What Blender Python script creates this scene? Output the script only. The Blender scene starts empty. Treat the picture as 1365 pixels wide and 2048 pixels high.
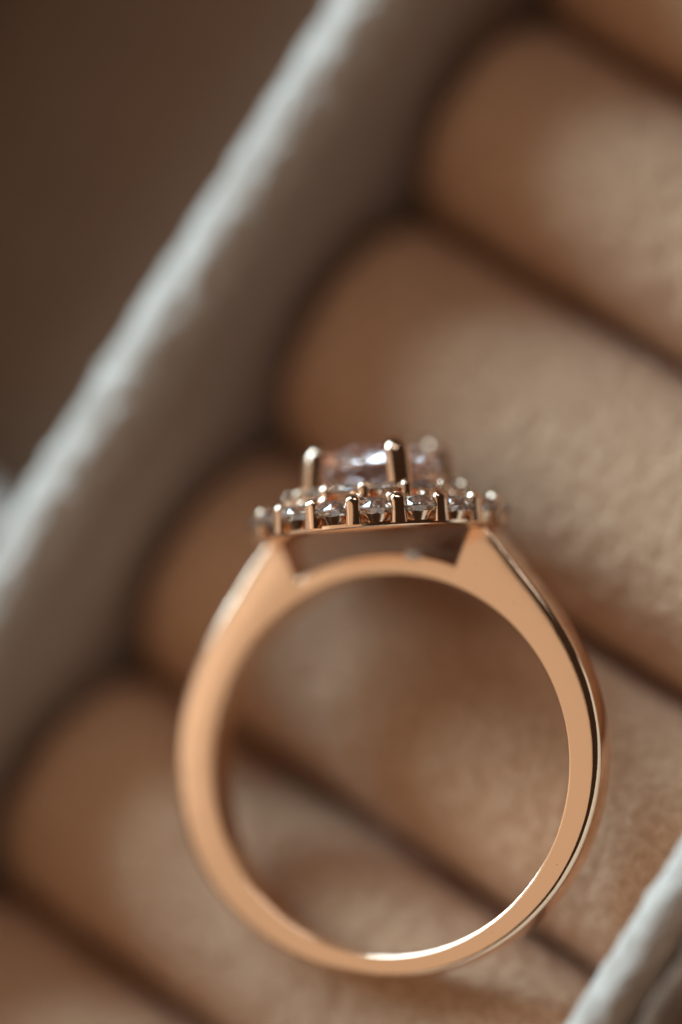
import bpy, bmesh, math, random
from mathutils import Vector, Matrix, noise
random.seed(7)
MM = 0.001                      # everything below is laid out in millimetres, built in metres
scene = bpy.context.scene
COL = scene.collection
V = Vector

# ------------------------------------------------------------------ camera
cd = bpy.data.cameras.new('camera')
cam = bpy.data.objects.new('camera', cd); COL.objects.link(cam)
c_r = V((0.75814502, 0.53093332, -0.37858412))
c_u = V((-0.48299164, 0.84727549, 0.22100526))
c_b = V((0.4381041, 0.01529893, 0.89879405))
c_p = V((80.48591712, 11.00296786, 184.70140849)) * MM
m = Matrix((c_r, c_u, c_b)).transposed().to_4x4(); m.translation = c_p
cam.matrix_world = m
cd.sensor_fit = 'VERTICAL'; cd.sensor_height = 36.0; cd.sensor_width = 24.0
cd.lens = 36.0 * 200.0 / (2048 / 47.0)
cd.clip_start = 0.01; cd.clip_end = 20.0
cd.dof.use_dof = True
cd.dof.focus_distance = 195.9 * MM
cd.dof.aperture_fstop = cd.lens / 25.0
cd.dof.aperture_blades = 0
scene.camera = cam

# ------------------------------------------------------------------ world, lamps, exposure
w = bpy.data.worlds.new('World'); scene.world = w; w.use_nodes = True
bg = w.node_tree.nodes['Background']
bg.inputs['Color'].default_value = (0.60, 0.34, 0.20, 1); bg.inputs['Strength'].default_value = 0.055

def area_lamp(name, direction, dist, sx, sy, radiance, color, spin=0.0):
    ld = bpy.data.lights.new(name, 'AREA'); ld.shape = 'RECTANGLE'
    ld.size = sx; ld.size_y = sy; ld.color = color
    ld.energy = radiance * math.pi * sx * sy
    o = bpy.data.objects.new(name, ld); COL.objects.link(o)
    d = V(direction).normalized()
    o.location = d * dist
    o.rotation_euler = d.to_track_quat('Z', 'Y').to_euler()
    return o
def sph(az, el):
    a, e = math.radians(az), math.radians(el)
    return (math.cos(e) * math.cos(a), math.cos(e) * math.sin(a), math.sin(e))
area_lamp('window_light', sph(166, 25), 1.3, 1.15, 0.55, 19.0, (0.52, 0.80, 1.0))
area_lamp('room_light', (-0.12, -0.58, 0.80), 1.2, 1.3, 1.7, 0.60, (1.0, 0.78, 0.57))
area_lamp('room_light', (-0.82, -0.20, 0.54), 1.3, 1.0, 1.5, 0.54, (1.0, 0.87, 0.74))
area_lamp('gem_fill_light', sph(100, 40), 1.4, 0.7, 0.45, 2.5, (1.0, 0.98, 0.96))  # added fill lamp with no seen source, gives the halo stones sparkle

scene.render.engine = 'CYCLES'
vs = scene.view_settings
vs.view_transform = 'Standard'; vs.look = 'None'; vs.exposure = -0.03; vs.gamma = 1.0
vs.use_curve_mapping = False
scene.cycles.max_bounces = 16; scene.cycles.transmission_bounces = 14; scene.cycles.glossy_bounces = 8
scene.cycles.diffuse_bounces = 4
scene.cycles.sample_clamp_indirect = 6.0

# ------------------------------------------------------------------ materials
def new_mat(name):
    mt = bpy.data.materials.new(name); mt.use_nodes = True
    return mt, mt.node_tree.nodes, mt.node_tree.links, mt.node_tree.nodes['Principled BSDF']

def suede(name, c_dark, c_mid, c_pale, sheen, sheen_tint, bump=0.35):
    mt, N, L, p = new_mat(name)
    tc = N.new('ShaderNodeTexCoord')
    n1 = N.new('ShaderNodeTexNoise'); n1.inputs['Scale'].default_value = 2300; n1.inputs['Detail'].default_value = 6
    n1.inputs['Roughness'].default_value = 0.65
    n2 = N.new('ShaderNodeTexNoise'); n2.inputs['Scale'].default_value = 260; n2.inputs['Detail'].default_value = 3
    n3 = N.new('ShaderNodeTexNoise'); n3.inputs['Scale'].default_value = 9000; n3.inputs['Detail'].default_value = 2
    for n in (n1, n2, n3): L.new(tc.outputs['Object'], n.inputs['Vector'])
    mx = N.new('ShaderNodeMix'); mx.data_type = 'FLOAT'; mx.inputs[0].default_value = 0.1
    L.new(n1.outputs['Fac'], mx.inputs[2]); L.new(n2.outputs['Fac'], mx.inputs[3])
    cr = N.new('ShaderNodeValToRGB'); e = cr.color_ramp.elements
    e[0].position = 0.38; e[0].color = (*c_dark, 1); e[1].position = 0.63; e[1].color = (*c_pale, 1)
    k = cr.color_ramp.elements.new(0.5); k.color = (*c_mid, 1)
    L.new(mx.outputs[0], cr.inputs['Fac']); L.new(cr.outputs['Color'], p.inputs['Base Color'])
    p.inputs['Roughness'].default_value = 0.95; p.inputs['Specular IOR Level'].default_value = 0.1
    p.inputs['Sheen Weight'].default_value = sheen; p.inputs['Sheen Roughness'].default_value = 0.45
    p.inputs['Sheen Tint'].default_value = (*sheen_tint, 1)
    ad = N.new('ShaderNodeMath'); ad.operation = 'MULTIPLY_ADD'; ad.inputs[1].default_value = 0.5
    L.new(n3.outputs['Fac'], ad.inputs[0]); L.new(n1.outputs['Fac'], ad.inputs[2])
    b = N.new('ShaderNodeBump'); b.inputs['Strength'].default_value = bump; b.inputs['Distance'].default_value = 0.00025
    L.new(ad.outputs[0], b.inputs['Height']); L.new(b.outputs['Normal'], p.inputs['Normal'])
    return mt
M_ROLL = suede('beige_suede', (0.54, 0.29, 0.165), (0.61, 0.345, 0.205), (0.69, 0.41, 0.255), 0.08, (0.9, 0.95, 1.0), 0.8)
M_WALL = suede('pale_velvet', (0.54, 0.42, 0.34), (0.63, 0.51, 0.42), (0.71, 0.59, 0.50), 0.15, (0.9, 0.96, 1.0), 0.6)
M_BROWN = suede('brown_lining', (0.165, 0.094, 0.059), (0.20, 0.115, 0.074), (0.235, 0.137, 0.089), 0.15, (1, 0.9, 0.8), 0.5)

def metal(name, col, rough):
    mt, N, L, p = new_mat(name)
    p.inputs['Base Color'].default_value = (*col, 1); p.inputs['Metallic'].default_value = 1.0
    tc = N.new('ShaderNodeTexCoord')
    n = N.new('ShaderNodeTexNoise'); n.inputs['Scale'].default_value = 1200; n.inputs['Detail'].default_value = 4
    L.new(tc.outputs['Object'], n.inputs['Vector'])
    mr = N.new('ShaderNodeMapRange'); mr.inputs['To Min'].default_value = rough * 0.6; mr.inputs['To Max'].default_value = rough * 1.5
    L.new(n.outputs['Fac'], mr.inputs['Value']); L.new(mr.outputs['Result'], p.inputs['Roughness'])
    mp = N.new('ShaderNodeMapping'); mp.inputs['Scale'].default_value = (1, 1, 14); mp.inputs['Rotation'].default_value = (0.5, 0.3, 0.2)
    L.new(tc.outputs['Object'], mp.inputs['Vector'])
    ns = N.new('ShaderNodeTexNoise'); ns.inputs['Scale'].default_value = 900; ns.inputs['Detail'].default_value = 3
    L.new(mp.outputs['Vector'], ns.inputs['Vector'])
    vo = N.new('ShaderNodeTexVoronoi'); vo.inputs['Scale'].default_value = 1100
    L.new(tc.outputs['Object'], vo.inputs['Vector'])
    sp = N.new('ShaderNodeMapRange'); sp.inputs['From Min'].default_value = 0.0; sp.inputs['From Max'].default_value = 0.05
    sp.inputs['To Min'].default_value = 0.45; sp.inputs['To Max'].default_value = 1.0
    L.new(vo.outputs['Distance'], sp.inputs['Value'])
    cm = N.new('ShaderNodeMix'); cm.data_type = 'RGBA'; cm.blend_type = 'MULTIPLY'; cm.inputs[0].default_value = 1.0
    cm.inputs[6].default_value = (*col, 1); L.new(sp.outputs['Result'], cm.inputs[7]); L.new(cm.outputs[2], p.inputs['Base Color'])
    b = N.new('ShaderNodeBump'); b.inputs['Strength'].default_value = 0.05; b.inputs['Distance'].default_value = 0.0001
    L.new(ns.outputs['Fac'], b.inputs['Height']); L.new(b.outputs['Normal'], p.inputs['Normal'])
    return mt
M_GOLD = metal('rose_gold', (0.93, 0.65, 0.46), 0.12)

def gem(name, col, ior, trans):
    mt, N, L, p = new_mat(name)
    p.inputs['Base Color'].default_value = (*col, 1); p.inputs['Roughness'].default_value = 0.0
    p.inputs['Transmission Weight'].default_value = trans; p.inputs['IOR'].default_value = ior
    return mt
M_DIAMOND = gem('clear_diamond', (1.0, 0.98, 0.96), 2.42, 0.97)
M_PINK = gem('pale_pink_stone', (1.0, 0.82, 0.78), 1.75, 0.99)

# ------------------------------------------------------------------ helpers
def mesh(name, verts, faces, mat, smooth=True, sharp=None):
    me = bpy.data.meshes.new(name)
    me.from_pydata([tuple(c * MM for c in v) for v in verts], [], faces)
    bm = bmesh.new(); bm.from_mesh(me)
    bmesh.ops.recalc_face_normals(bm, faces=bm.faces)
    for f in bm.faces: f.smooth = smooth
    if sharp is not None:
        lim = math.radians(sharp)
        for e in bm.edges:
            if len(e.link_faces) == 2 and e.calc_face_angle(0) > lim: e.smooth = False
    bm.to_mesh(me); bm.free()
    me.materials.append(mat)
    return me
def obj(name, me, parent=None, mat4=None):
    o = bpy.data.objects.new(name, me); COL.objects.link(o)
    if parent: o.parent = parent
    if mat4 is not None: o.matrix_local = mat4
    return o
def loft(rings, closed_u=False, cap=True):
    """rings of equal length -> verts, quads (each ring is a closed loop)"""
    k = len(rings[0]); vs_ = [p for rg in rings for p in rg]; fs = []
    n = len(rings)
    for i in range(n if closed_u else n - 1):
        a, b = i * k, ((i + 1) % n) * k
        for j in range(k):
            jj = (j + 1) % k
            fs.append((a + j, a + jj, b + jj, b + j))
    if cap and not closed_u:
        fs.append(tuple(range(k))); fs.append(tuple((n - 1) * k + j for j in range(k)))
    return vs_, fs
def fuzz(x, y, z, seed=0.0, low=1.0):
    """fine relief of the nap, in mm"""
    f = noise.noise(V((x / 4.5 + seed, y / 4.5, z / 4.5))) * 0.08 * low
    f += noise.noise(V((x / 0.9, y / 0.9 + seed, z / 0.9))) * 0.09
    f += noise.noise(V((x / 0.34, y / 0.34, z / 0.34 + seed))) * 0.075
    return f

# ------------------------------------------------------------------ table
tv = [(-400, -400, -13.0), (400, -400, -13.0), (400, 400, -13.0), (-400, 400, -13.0)]
table = obj('table', mesh('table', tv, [(0, 1, 2, 3)], M_BROWN)); table['kind'] = 'structure'
table['label'] = 'brown table top under the jewellery box'

# ------------------------------------------------------------------ jewellery box
box = obj('jewelry_box', None)
box.location = (0, 0, -12.9 * MM)
box['label'] = 'beige suede jewellery box with padded ring rolls between pale velvet walls'
box['category'] = 'jewelry box'
BOXM = Matrix.Translation((0, 0, 12.9 * MM))

def wall(name, x0, x1, y0, y1, zb, zt, mat, step=0.3, along='Y', rad=2.05, seed=0.0, amp=1.0, wob=0.0, tall=0.95, slope=0.0):
    """a fabric covered wall with a rounded top, running along Y or X"""
    a0, a1 = (x0, x1) if along == 'Y' else (y0, y1)
    l0, l1 = (y0, y1) if along == 'Y' else (x0, x1)
    mid, hw = (a0 + a1) / 2, (a1 - a0) / 2
    rad = min(rad, hw); th_ = rad * tall
    prof = [(mid - hw, zb)]
    nz = 14
    for i in range(1, nz): prof.append((mid - hw, zb + (zt - th_ - zb) * i / nz))
    for i in range(33):
        t = math.pi * i / 32
        prof.append((mid - (hw - rad) * (1 if t < math.pi / 2 else -1 if t > math.pi / 2 else 0) - rad * math.cos(t), zt - th_ + th_ * math.sin(t)))
    for i in range(nz - 1, 0, -1): prof.append((mid + hw, zb + (zt - th_ - zb) * i / nz))
    prof.append((mid + hw, zb))
    n = int((l1 - l0) / step); rings = []
    for i in range(n + 1):
        l = l0 + (l1 - l0) * i / n; ring = []
        dw = wob * noise.noise(V((l / 3.0, seed, 0)))
        for a, z in prof:
            q = V((a - mid, (z - (zt - th_)) / tall)); q = q.normalized() if q.length > 0 else q
            up = max(0.0, min(1.0, (z - zb) / 2.0))
            pt = (a, l, z) if along == 'Y' else (l, a, z)
            d = fuzz(*pt, seed=seed, low=0.2) * amp * up
            a2, z2 = a + q.x * d + dw * up, z + max(q.y, 0) * d - slope * max(0.0, a - a0 - rad) * up
            ring.append((a2, l, z2) if along == 'Y' else (l, a2, z2))
        rings.append(ring)
    v, f = loft(rings)
    return obj(name, mesh(name, v, f, mat), box, BOXM)

FLOOR = -8.0
wl = wall('divider_wall', -21.4, -17.85, -22, 60, FLOOR, 5.0, M_WALL, step=0.2, seed=3.1, amp=1.7)
wl['label'] = 'pale velvet divider wall beside the rounded roll ends'
wr = wall('divider_wall', 13.5, 15.7, -40, 26, FLOOR, 5.0, M_WALL, step=0.2, seed=11.7, amp=1.1)
wr['label'] = 'pale velvet wall covering the far roll ends'
wall('cross_divider', -46, -21.35, -3.2, -0.15, FLOOR, 4.9, M_WALL, along='X', seed=5.5)
wall('outer_wall', -50, -46.05, -22, 64, -12.5, 5.5, M_WALL, step=0.6, seed=8.5)
wall('outer_wall', 16.2, 19.8, -40, 26, -12.5, 5.25, M_BROWN, step=0.25, seed=17.5, rad=0.6, amp=1.6, wob=0.45, tall=1.0, slope=0.65)
def slab(name, x0, x1, y0, y1, z0, z1, mat):
    v = [(x, y, z) for z in (z0, z1) for y in (y0, y1) for x in (x0, x1)]
    f = [(0, 1, 3, 2), (4, 5, 7, 6), (0, 1, 5, 4), (2, 3, 7, 6), (0, 2, 6, 4), (1, 3, 7, 5)]
    return obj(name, mesh(name, v, f, mat, smooth=False), box, BOXM)
slab('compartment_floor', -18.2, 13.55, -40, 64, -12.0, FLOOR, M_ROLL)
slab('compartment_floor', -46.0, -21.4, -22, 64, -12.2, FLOOR, M_BROWN)

def roll(y0, y1, zc, seed, x0=-17.75, x1=13.45):
    mid, hw = (y0 + y1) / 2, (y1 - y0) / 2 - 0.07
    hh = 6.0; rings = []
    nx = 190; nv_top, nv_bot = 110, 16
    angs = [math.pi * i / nv_top for i in range(nv_top)] + [math.pi + math.pi * i / nv_bot for i in range(nv_bot)]
    cap = 3.2
    xs = []
    for i in range(nx + 1): xs.append(x0 + (x1 - x0) * i / nx)
    xs = [x0 + cap * (1 - math.cos(math.pi / 2 * i / 14)) for i in range(0, 14)] + \
         [x0 + cap + (x1 - x0 - 2 * cap) * i / nx for i in range(nx + 1)] + \
         [x1 - cap * (1 - math.cos(math.pi / 2 * i / 14)) for i in range(13, -1, -1)]
    ex = 2.15
    for x in xs:
        d = max(0.0, (x0 + cap - x) / cap, (x - (x1 - cap)) / cap)
        f = max(1e-3, (1 - min(1, d) ** 2.8)) ** (1 / 2.3)
        ring = []
        for t in angs:
            c, s = math.cos(t), math.sin(t)
            cy = math.copysign(abs(c) ** (2 / ex), c) * hw * (0.35 + 0.65 * f if d > 0 else 1)
            cz = math.copysign(abs(s) ** (2 / ex), s) * hh * f
            if d > 0: cy *= min(1.0, f * 1.6)
            y, z = mid + cy, zc - hh + cz
            k = fuzz(x, y, z, seed) if s > -0.1 else 0.0
            ring.append((x + (-k if x < x0 + cap else 0) * d, y + k * c, z + k * s))
        rings.append(ring)
    v, f = loft(rings)
    return obj('cushion_roll', mesh('cushion_roll', v, f, M_ROLL), box, BOXM)
SEAMS = [-37.5, -26.0, -14.6, -3.1, 8.9, 21.1, 31.6, 43.0]
for i in range(len(SEAMS) - 1):
    roll(SEAMS[i], SEAMS[i + 1], -0.7 + random.uniform(-0.15, 0.1), 20.0 + 7.3 * i)

# ------------------------------------------------------------------ the ring
ring = obj('ring', None)
ring['label'] = 'rose gold halo ring with pale pink centre stone lying on beige cushion rolls'
ring['category'] = 'ring'
rX = V((0.81964625, 0.57285662, -0.00391408)); rY = V((-0.56453104, 0.8088578, 0.16448026)); rZ = V((0.09738954, -0.13260601, 0.98637261))
rm = Matrix((rX, rY, rZ)).transposed().to_4x4(); rm.translation = V((-0.18764662, 0.0678578, 1.69031057)) * MM
ring.matrix_world = rm

# band: outer radius by angle from the halo (degrees, clockwise seen from the front)
ROUT = [(-180, 8.98), (-164, 9.0), (-149, 9.22), (-136, 9.42), (-122, 9.68), (-110, 9.82), (-97, 9.88), (-82, 9.90), (-73, 9.92), (-60, 9.95),
        (-50, 10.05), (-41, 10.28), (-33, 10.62), (-26, 11.0), (-20, 11.3), (20, 11.3), (26, 11.0), (30, 10.72), (37, 10.28), (45, 9.95), (54, 9.75), (62, 9.63), (76, 9.53), (89, 9.45),
        (110, 9.32), (123, 9.24), (138, 9.14), (156, 9.05), (180, 8.98)]
def lerp_tab(tab, x):
    for (a, fa), (b_, fb) in zip(tab, tab[1:]):
        if a <= x <= b_:
            i = tab.index((a, fa))
            t = (x - a) / (b_ - a)
            pm = tab[max(0, i - 1)]; pn = tab[min(len(tab) - 1, i + 2)]
            ma = (fb - pm[1]) / (b_ - pm[0]) * (b_ - a); mb = (pn[1] - fa) / (pn[0] - a) * (b_ - a)
            return (2*t**3 - 3*t**2 + 1) * fa + (t**3 - 2*t**2 + t) * ma + (-2*t**3 + 3*t**2) * fb + (t**3 - t**2) * mb
    return tab[-1][1]
RIN, BASE = 8.08, 9.76
CAV = 24.3
def section(deg, bridge):
    ph = math.radians(deg)
    hw = 0.92 + 0.10 * max(0, math.cos(ph))
    if bridge:
        ro = 8.93; aa, ee = 0.10, 0.10; st = 0.0
    else:
        ro = min(lerp_tab(ROUT, deg), BASE / max(0.2, math.cos(ph)))
        aa = 0.22 + 0.09 * math.sin(ph) ** 2
        if abs(deg) < 40: aa *= max(0.35, (abs(deg) - 22) / 18.0)
        ee = min(0.34, aa + 0.04); st = math.radians(16)
    ci = 0.09
    half = []   # from inner mid to outer mid on the front side: (radius, z)
    for z in (0.0, 0.4, 0.7): half.append((RIN, z * hw))
    half.append((RIN, hw - ci))
    for k in range(1, 5):
        t = math.pi / 2 * k / 4
        half.append((RIN + ci * (1 - math.cos(t)), hw - ci + ci * math.sin(t)))
    f0, f1 = RIN + ci, ro - aa
    for k in range(1, 9): half.append((f0 + (f1 - f0) * k / 8, hw - 0.065 * (f1 - f0) * (k / 8) ** 2))
    hw -= 0.065 * (f1 - f0)
    for k in range(1, 11):
        t = st + (math.pi / 2 - st) * k / 10
        half.append((f1 + aa * (math.sin(t) - math.sin(st)) / (1 - math.sin(st)), hw - ee + ee * math.cos(t) / math.cos(st)))
    half.append((ro + 0.02, (hw - ee) * 0.6)); half.append((ro + 0.03, 0.0))
    loop = half + [(r_, -z) for r_, z in reversed(half[1:-1])]
    s, c = math.sin(ph), math.cos(ph)
    return [(r_ * s, r_ * c, z) for r_, z in loop]
degs = []
d = CAV
while d < 360 - CAV: degs.append(d); d += 1.5
degs.append(360 - CAV)
secs = [section(a if a <= 180 else a - 360, False) for a in degs]
nb = 30
secs += [section(-CAV + 0.15 + (2 * CAV - 0.3) * i / nb, True) for i in range(nb + 1)]
v, f = loft(secs, closed_u=True)
obj('band', mesh('band', v, f, M_GOLD, sharp=14), ring)

def frame_at(psi, rad, h):
    """local frame on the halo: x tangent, y outward, z up (towards the stones)"""
    a = math.radians(psi)
    out = V((math.sin(a), 0, math.cos(a))); up = V((0, 1, 0)); tan = out.cross(up)
    mt = Matrix((tan, out, up)).transposed().to_4x4()
    mt.translation = (out * rad + up * h) * MM
    return mt
def lathe(prof, n=96, shape=None):
    rings = []
    for i in range(n):
        a = 2 * math.pi * i / n; s, c = math.sin(a), math.cos(a)
        rings.append([((r_ + (shape(a) if shape and r_ > 4.9 else 0)) * s, h, (r_ + (shape(a) if shape and r_ > 4.9 else 0)) * c) for r_, h in prof])
    return loft(rings, closed_u=True)
# base plate / rail
plate = [(0.01, BASE - 0.06), (3.4, BASE - 0.05), (4.98, BASE), (5.08, BASE + 0.02), (5.12, BASE + 0.06), (5.12, BASE + 0.20), (5.09, BASE + 0.23), (3.4, BASE + 0.23), (0.01, BASE + 0.22)]
v, f = lathe(plate, 120)
halo = obj('halo_base', mesh('halo_base', v, f, M_GOLD, sharp=30), ring)

# a brilliant cut stone, diameter 1, girdle at z = 0
def brilliant(n=8, table=0.29, crown=0.16, girdle=0.02, pav=0.42):
    P = []; F = []
    def ring_(r_, z, k, off): 
        s0 = len(P)
        for i in range(k):
            a = 2 * math.pi * (i + off) / k; P.append((r_ * math.cos(a), r_ * math.sin(a), z))
        return s0
    T = ring_(table, crown, n, 0); S = ring_(0.40, crown * 0.62, n, 0.5)
    G = ring_(0.5, girdle / 2, 2 * n, 0); H = ring_(0.5, -girdle / 2, 2 * n, 0)
    Q = ring_(0.24, -pav * 0.62, n, 0.5); P.append((0, 0, -pav)); K = len(P) - 1
    F.append(tuple(T + i for i in range(n)))
    for i in range(n):
        j = (i + 1) % n; h = (i - 1) % n
        F.append((T + i, S + i, T + j))
        F.append((T + i, S + h, G + 2 * i, S + i))
        F.append((S + i, G + 2 * i, G + 2 * i + 1)); F.append((S + i, G + 2 * i + 1, G + (2 * i + 2) % (2 * n)))
        F.append((Q + i, H + 2 * i + 1, H + 2 * i)); F.append((Q + i, H + (2 * i + 2) % (2 * n), H + 2 * i + 1))
        F.append((H + 2 * i, Q + h, K, Q + i))
    for i in range(2 * n):
        j = (i + 1) % (2 * n); F.append((G + i, H + i, H + j, G + j))
    return P, F
def gem_mesh(name, dia, mat, sy=1.0, **kw):
    P, F = brilliant(**kw)
    return mesh(name, [(x * dia, y * dia * sy, z * dia) for x, y, z in P], F, mat, smooth=False)

def prong_mesh(name, wdt, dep, hgt, lean, nseg=16, flare=0.0, bow=0.0):
    """a claw: flat sided bar with a rounded tip bending inwards over the stone (inwards = -y)"""
    rings = []
    rt = wdt * 0.55
    for i in range(nseg + 1):
        t = i / nseg
        if t < 0.6:
            z = (hgt - rt) * t / 0.6; s = 1.0; ly = -bow * (t / 0.6) ** 2.5
        else:
            a = (t - 0.6) / 0.4 * math.pi / 2 * 0.97
            z = hgt - rt + rt * math.sin(a); s = max(0.06, math.cos(a)); ly = -bow - lean * (1 - math.cos(a)) - bow * 0.6 * math.sin(a)
        base_ = 1.0 + flare * max(0, 1 - z / (hgt * 0.4)) ** 2
        loop = []
        for k in range(20):
            q = 2 * math.pi * k / 20; c, n_ = math.cos(q), math.sin(q)
            px_ = math.copysign(abs(c) ** 0.72, c) * wdt / 2 * s * base_
            py_ = math.copysign(abs(n_) ** 0.72, n_) * dep / 2 * (0.12 + 0.88 * s if t >= 0.6 else 1) * base_
            loop.append((px_, py_ + ly, z))
        rings.append(loop)
    v, f = loft(rings)
    return mesh(name, v, f, M_GOLD, sharp=55)
def seat_mesh(name, r_top, r_bot, h, th=0.12, n=20):
    rings = []
    for i in range(n):
        a = 2 * math.pi * i / n; c, s = math.cos(a), math.sin(a)
        rings.append([(r_ * c, r_ * s, z) for r_, z in ((r_bot - th, 0), (r_bot, 0), (r_top, h), (r_top - th * 0.7, h))])
    v, f = loft(rings, closed_u=True)
    return mesh(name, v, f, M_GOLD, sharp=30)

me_prong2 = prong_mesh('bead_prong', 0.48, 0.46, 0.66, 0.08)
NOUT, PSI0 = 17, 29.6
me_stone = gem_mesh('halo_stone', 1.76, M_DIAMOND, crown=0.24, girdle=0.04, pav=0.43)
me_prong = prong_mesh('prong', 0.66, 0.54, 1.33, 0.24, flare=0.06)
me_seat = seat_mesh('stone_seat', 0.66, 0.40, 0.36)
for k in range(NOUT):
    psi = PSI0 + 360.0 * k / NOUT
    obj('prong', me_prong, halo, frame_at(psi + random.uniform(-0.6, 0.6), 5.16, BASE + 0.12))
    mid = psi + 180.0 / NOUT
    st = obj('halo_stone', me_stone, halo, frame_at(mid, 4.80, BASE + 0.80) @ Matrix.Rotation(random.uniform(0, 6.28), 4, 'Z') @ Matrix.Rotation(random.uniform(-0.05, 0.05), 4, 'X'))
    obj('stone_seat', me_seat, halo, frame_at(mid, 4.80, BASE + 0.20))
    obj('bead_prong', me_prong2, halo, frame_at(psi + random.uniform(-1.5, 1.5), 4.02, BASE + 0.92))

# inner halo, a step higher
NIN = 13
me_stone2 = gem_mesh('inner_halo_stone', 1.42, M_DIAMOND, crown=0.19, girdle=0.03, pav=0.43)
me_seat2 = seat_mesh('inner_stone_seat', 0.66, 0.50, 0.5)
v, f = lathe([(2.75, BASE + 0.23), (4.05, BASE + 0.23), (3.95, BASE + 1.1), (3.75, BASE + 1.25), (2.9, BASE + 1.25), (2.75, BASE + 1.1)], 96)
inner = obj('inner_gallery', mesh('inner_gallery', v, f, M_GOLD, sharp=30), ring)
for k in range(NIN):
    psi = 12.0 + 360.0 * k / NIN
    for da, rr in ((0, 3.78), (0, 2.92)):
        obj('bead_prong', me_prong2, inner, frame_at(psi + random.uniform(-0.8, 0.8), rr, BASE + 1.40))
    mid = psi + 180.0 / NIN
    obj('inner_halo_stone', me_stone2, inner, frame_at(mid, 3.36, BASE + 1.72) @ Matrix.Rotation(random.uniform(0, 6.28), 4, 'Z'))
    obj('inner_stone_seat', me_seat2, inner, frame_at(mid, 3.36, BASE + 1.18))

# centre stone with four claws
obj('center_stone', gem_mesh('center_stone', 5.75, M_PINK, n=8, table=0.27, crown=0.17, girdle=0.03, pav=0.36), ring, frame_at(10, 0, 12.60))
me_claw = prong_mesh('claw', 1.06, 0.95, 3.80, 0.28, nseg=34, bow=0.26)
for psi in (-45, 38, 133, 222):
    obj('claw', me_claw, ring, frame_at(psi, 3.12, BASE + 0.2))

# added pale bead on the bridge, its colour standing in for a light glint
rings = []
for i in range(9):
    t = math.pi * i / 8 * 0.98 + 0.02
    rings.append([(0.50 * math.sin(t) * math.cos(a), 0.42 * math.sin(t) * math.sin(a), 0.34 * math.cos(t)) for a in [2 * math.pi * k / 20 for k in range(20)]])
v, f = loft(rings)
mt, N, L, p = new_mat('pale_glint')
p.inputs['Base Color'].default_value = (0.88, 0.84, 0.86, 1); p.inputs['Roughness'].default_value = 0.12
ac = obj('glint_bead', mesh('glint_bead', v, f, mt), ring,
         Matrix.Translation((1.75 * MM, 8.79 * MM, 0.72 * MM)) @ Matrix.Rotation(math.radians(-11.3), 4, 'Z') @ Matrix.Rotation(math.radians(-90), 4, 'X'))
ac['label'] = 'tiny pale bead standing in for a light glint on the bridge under the halo'
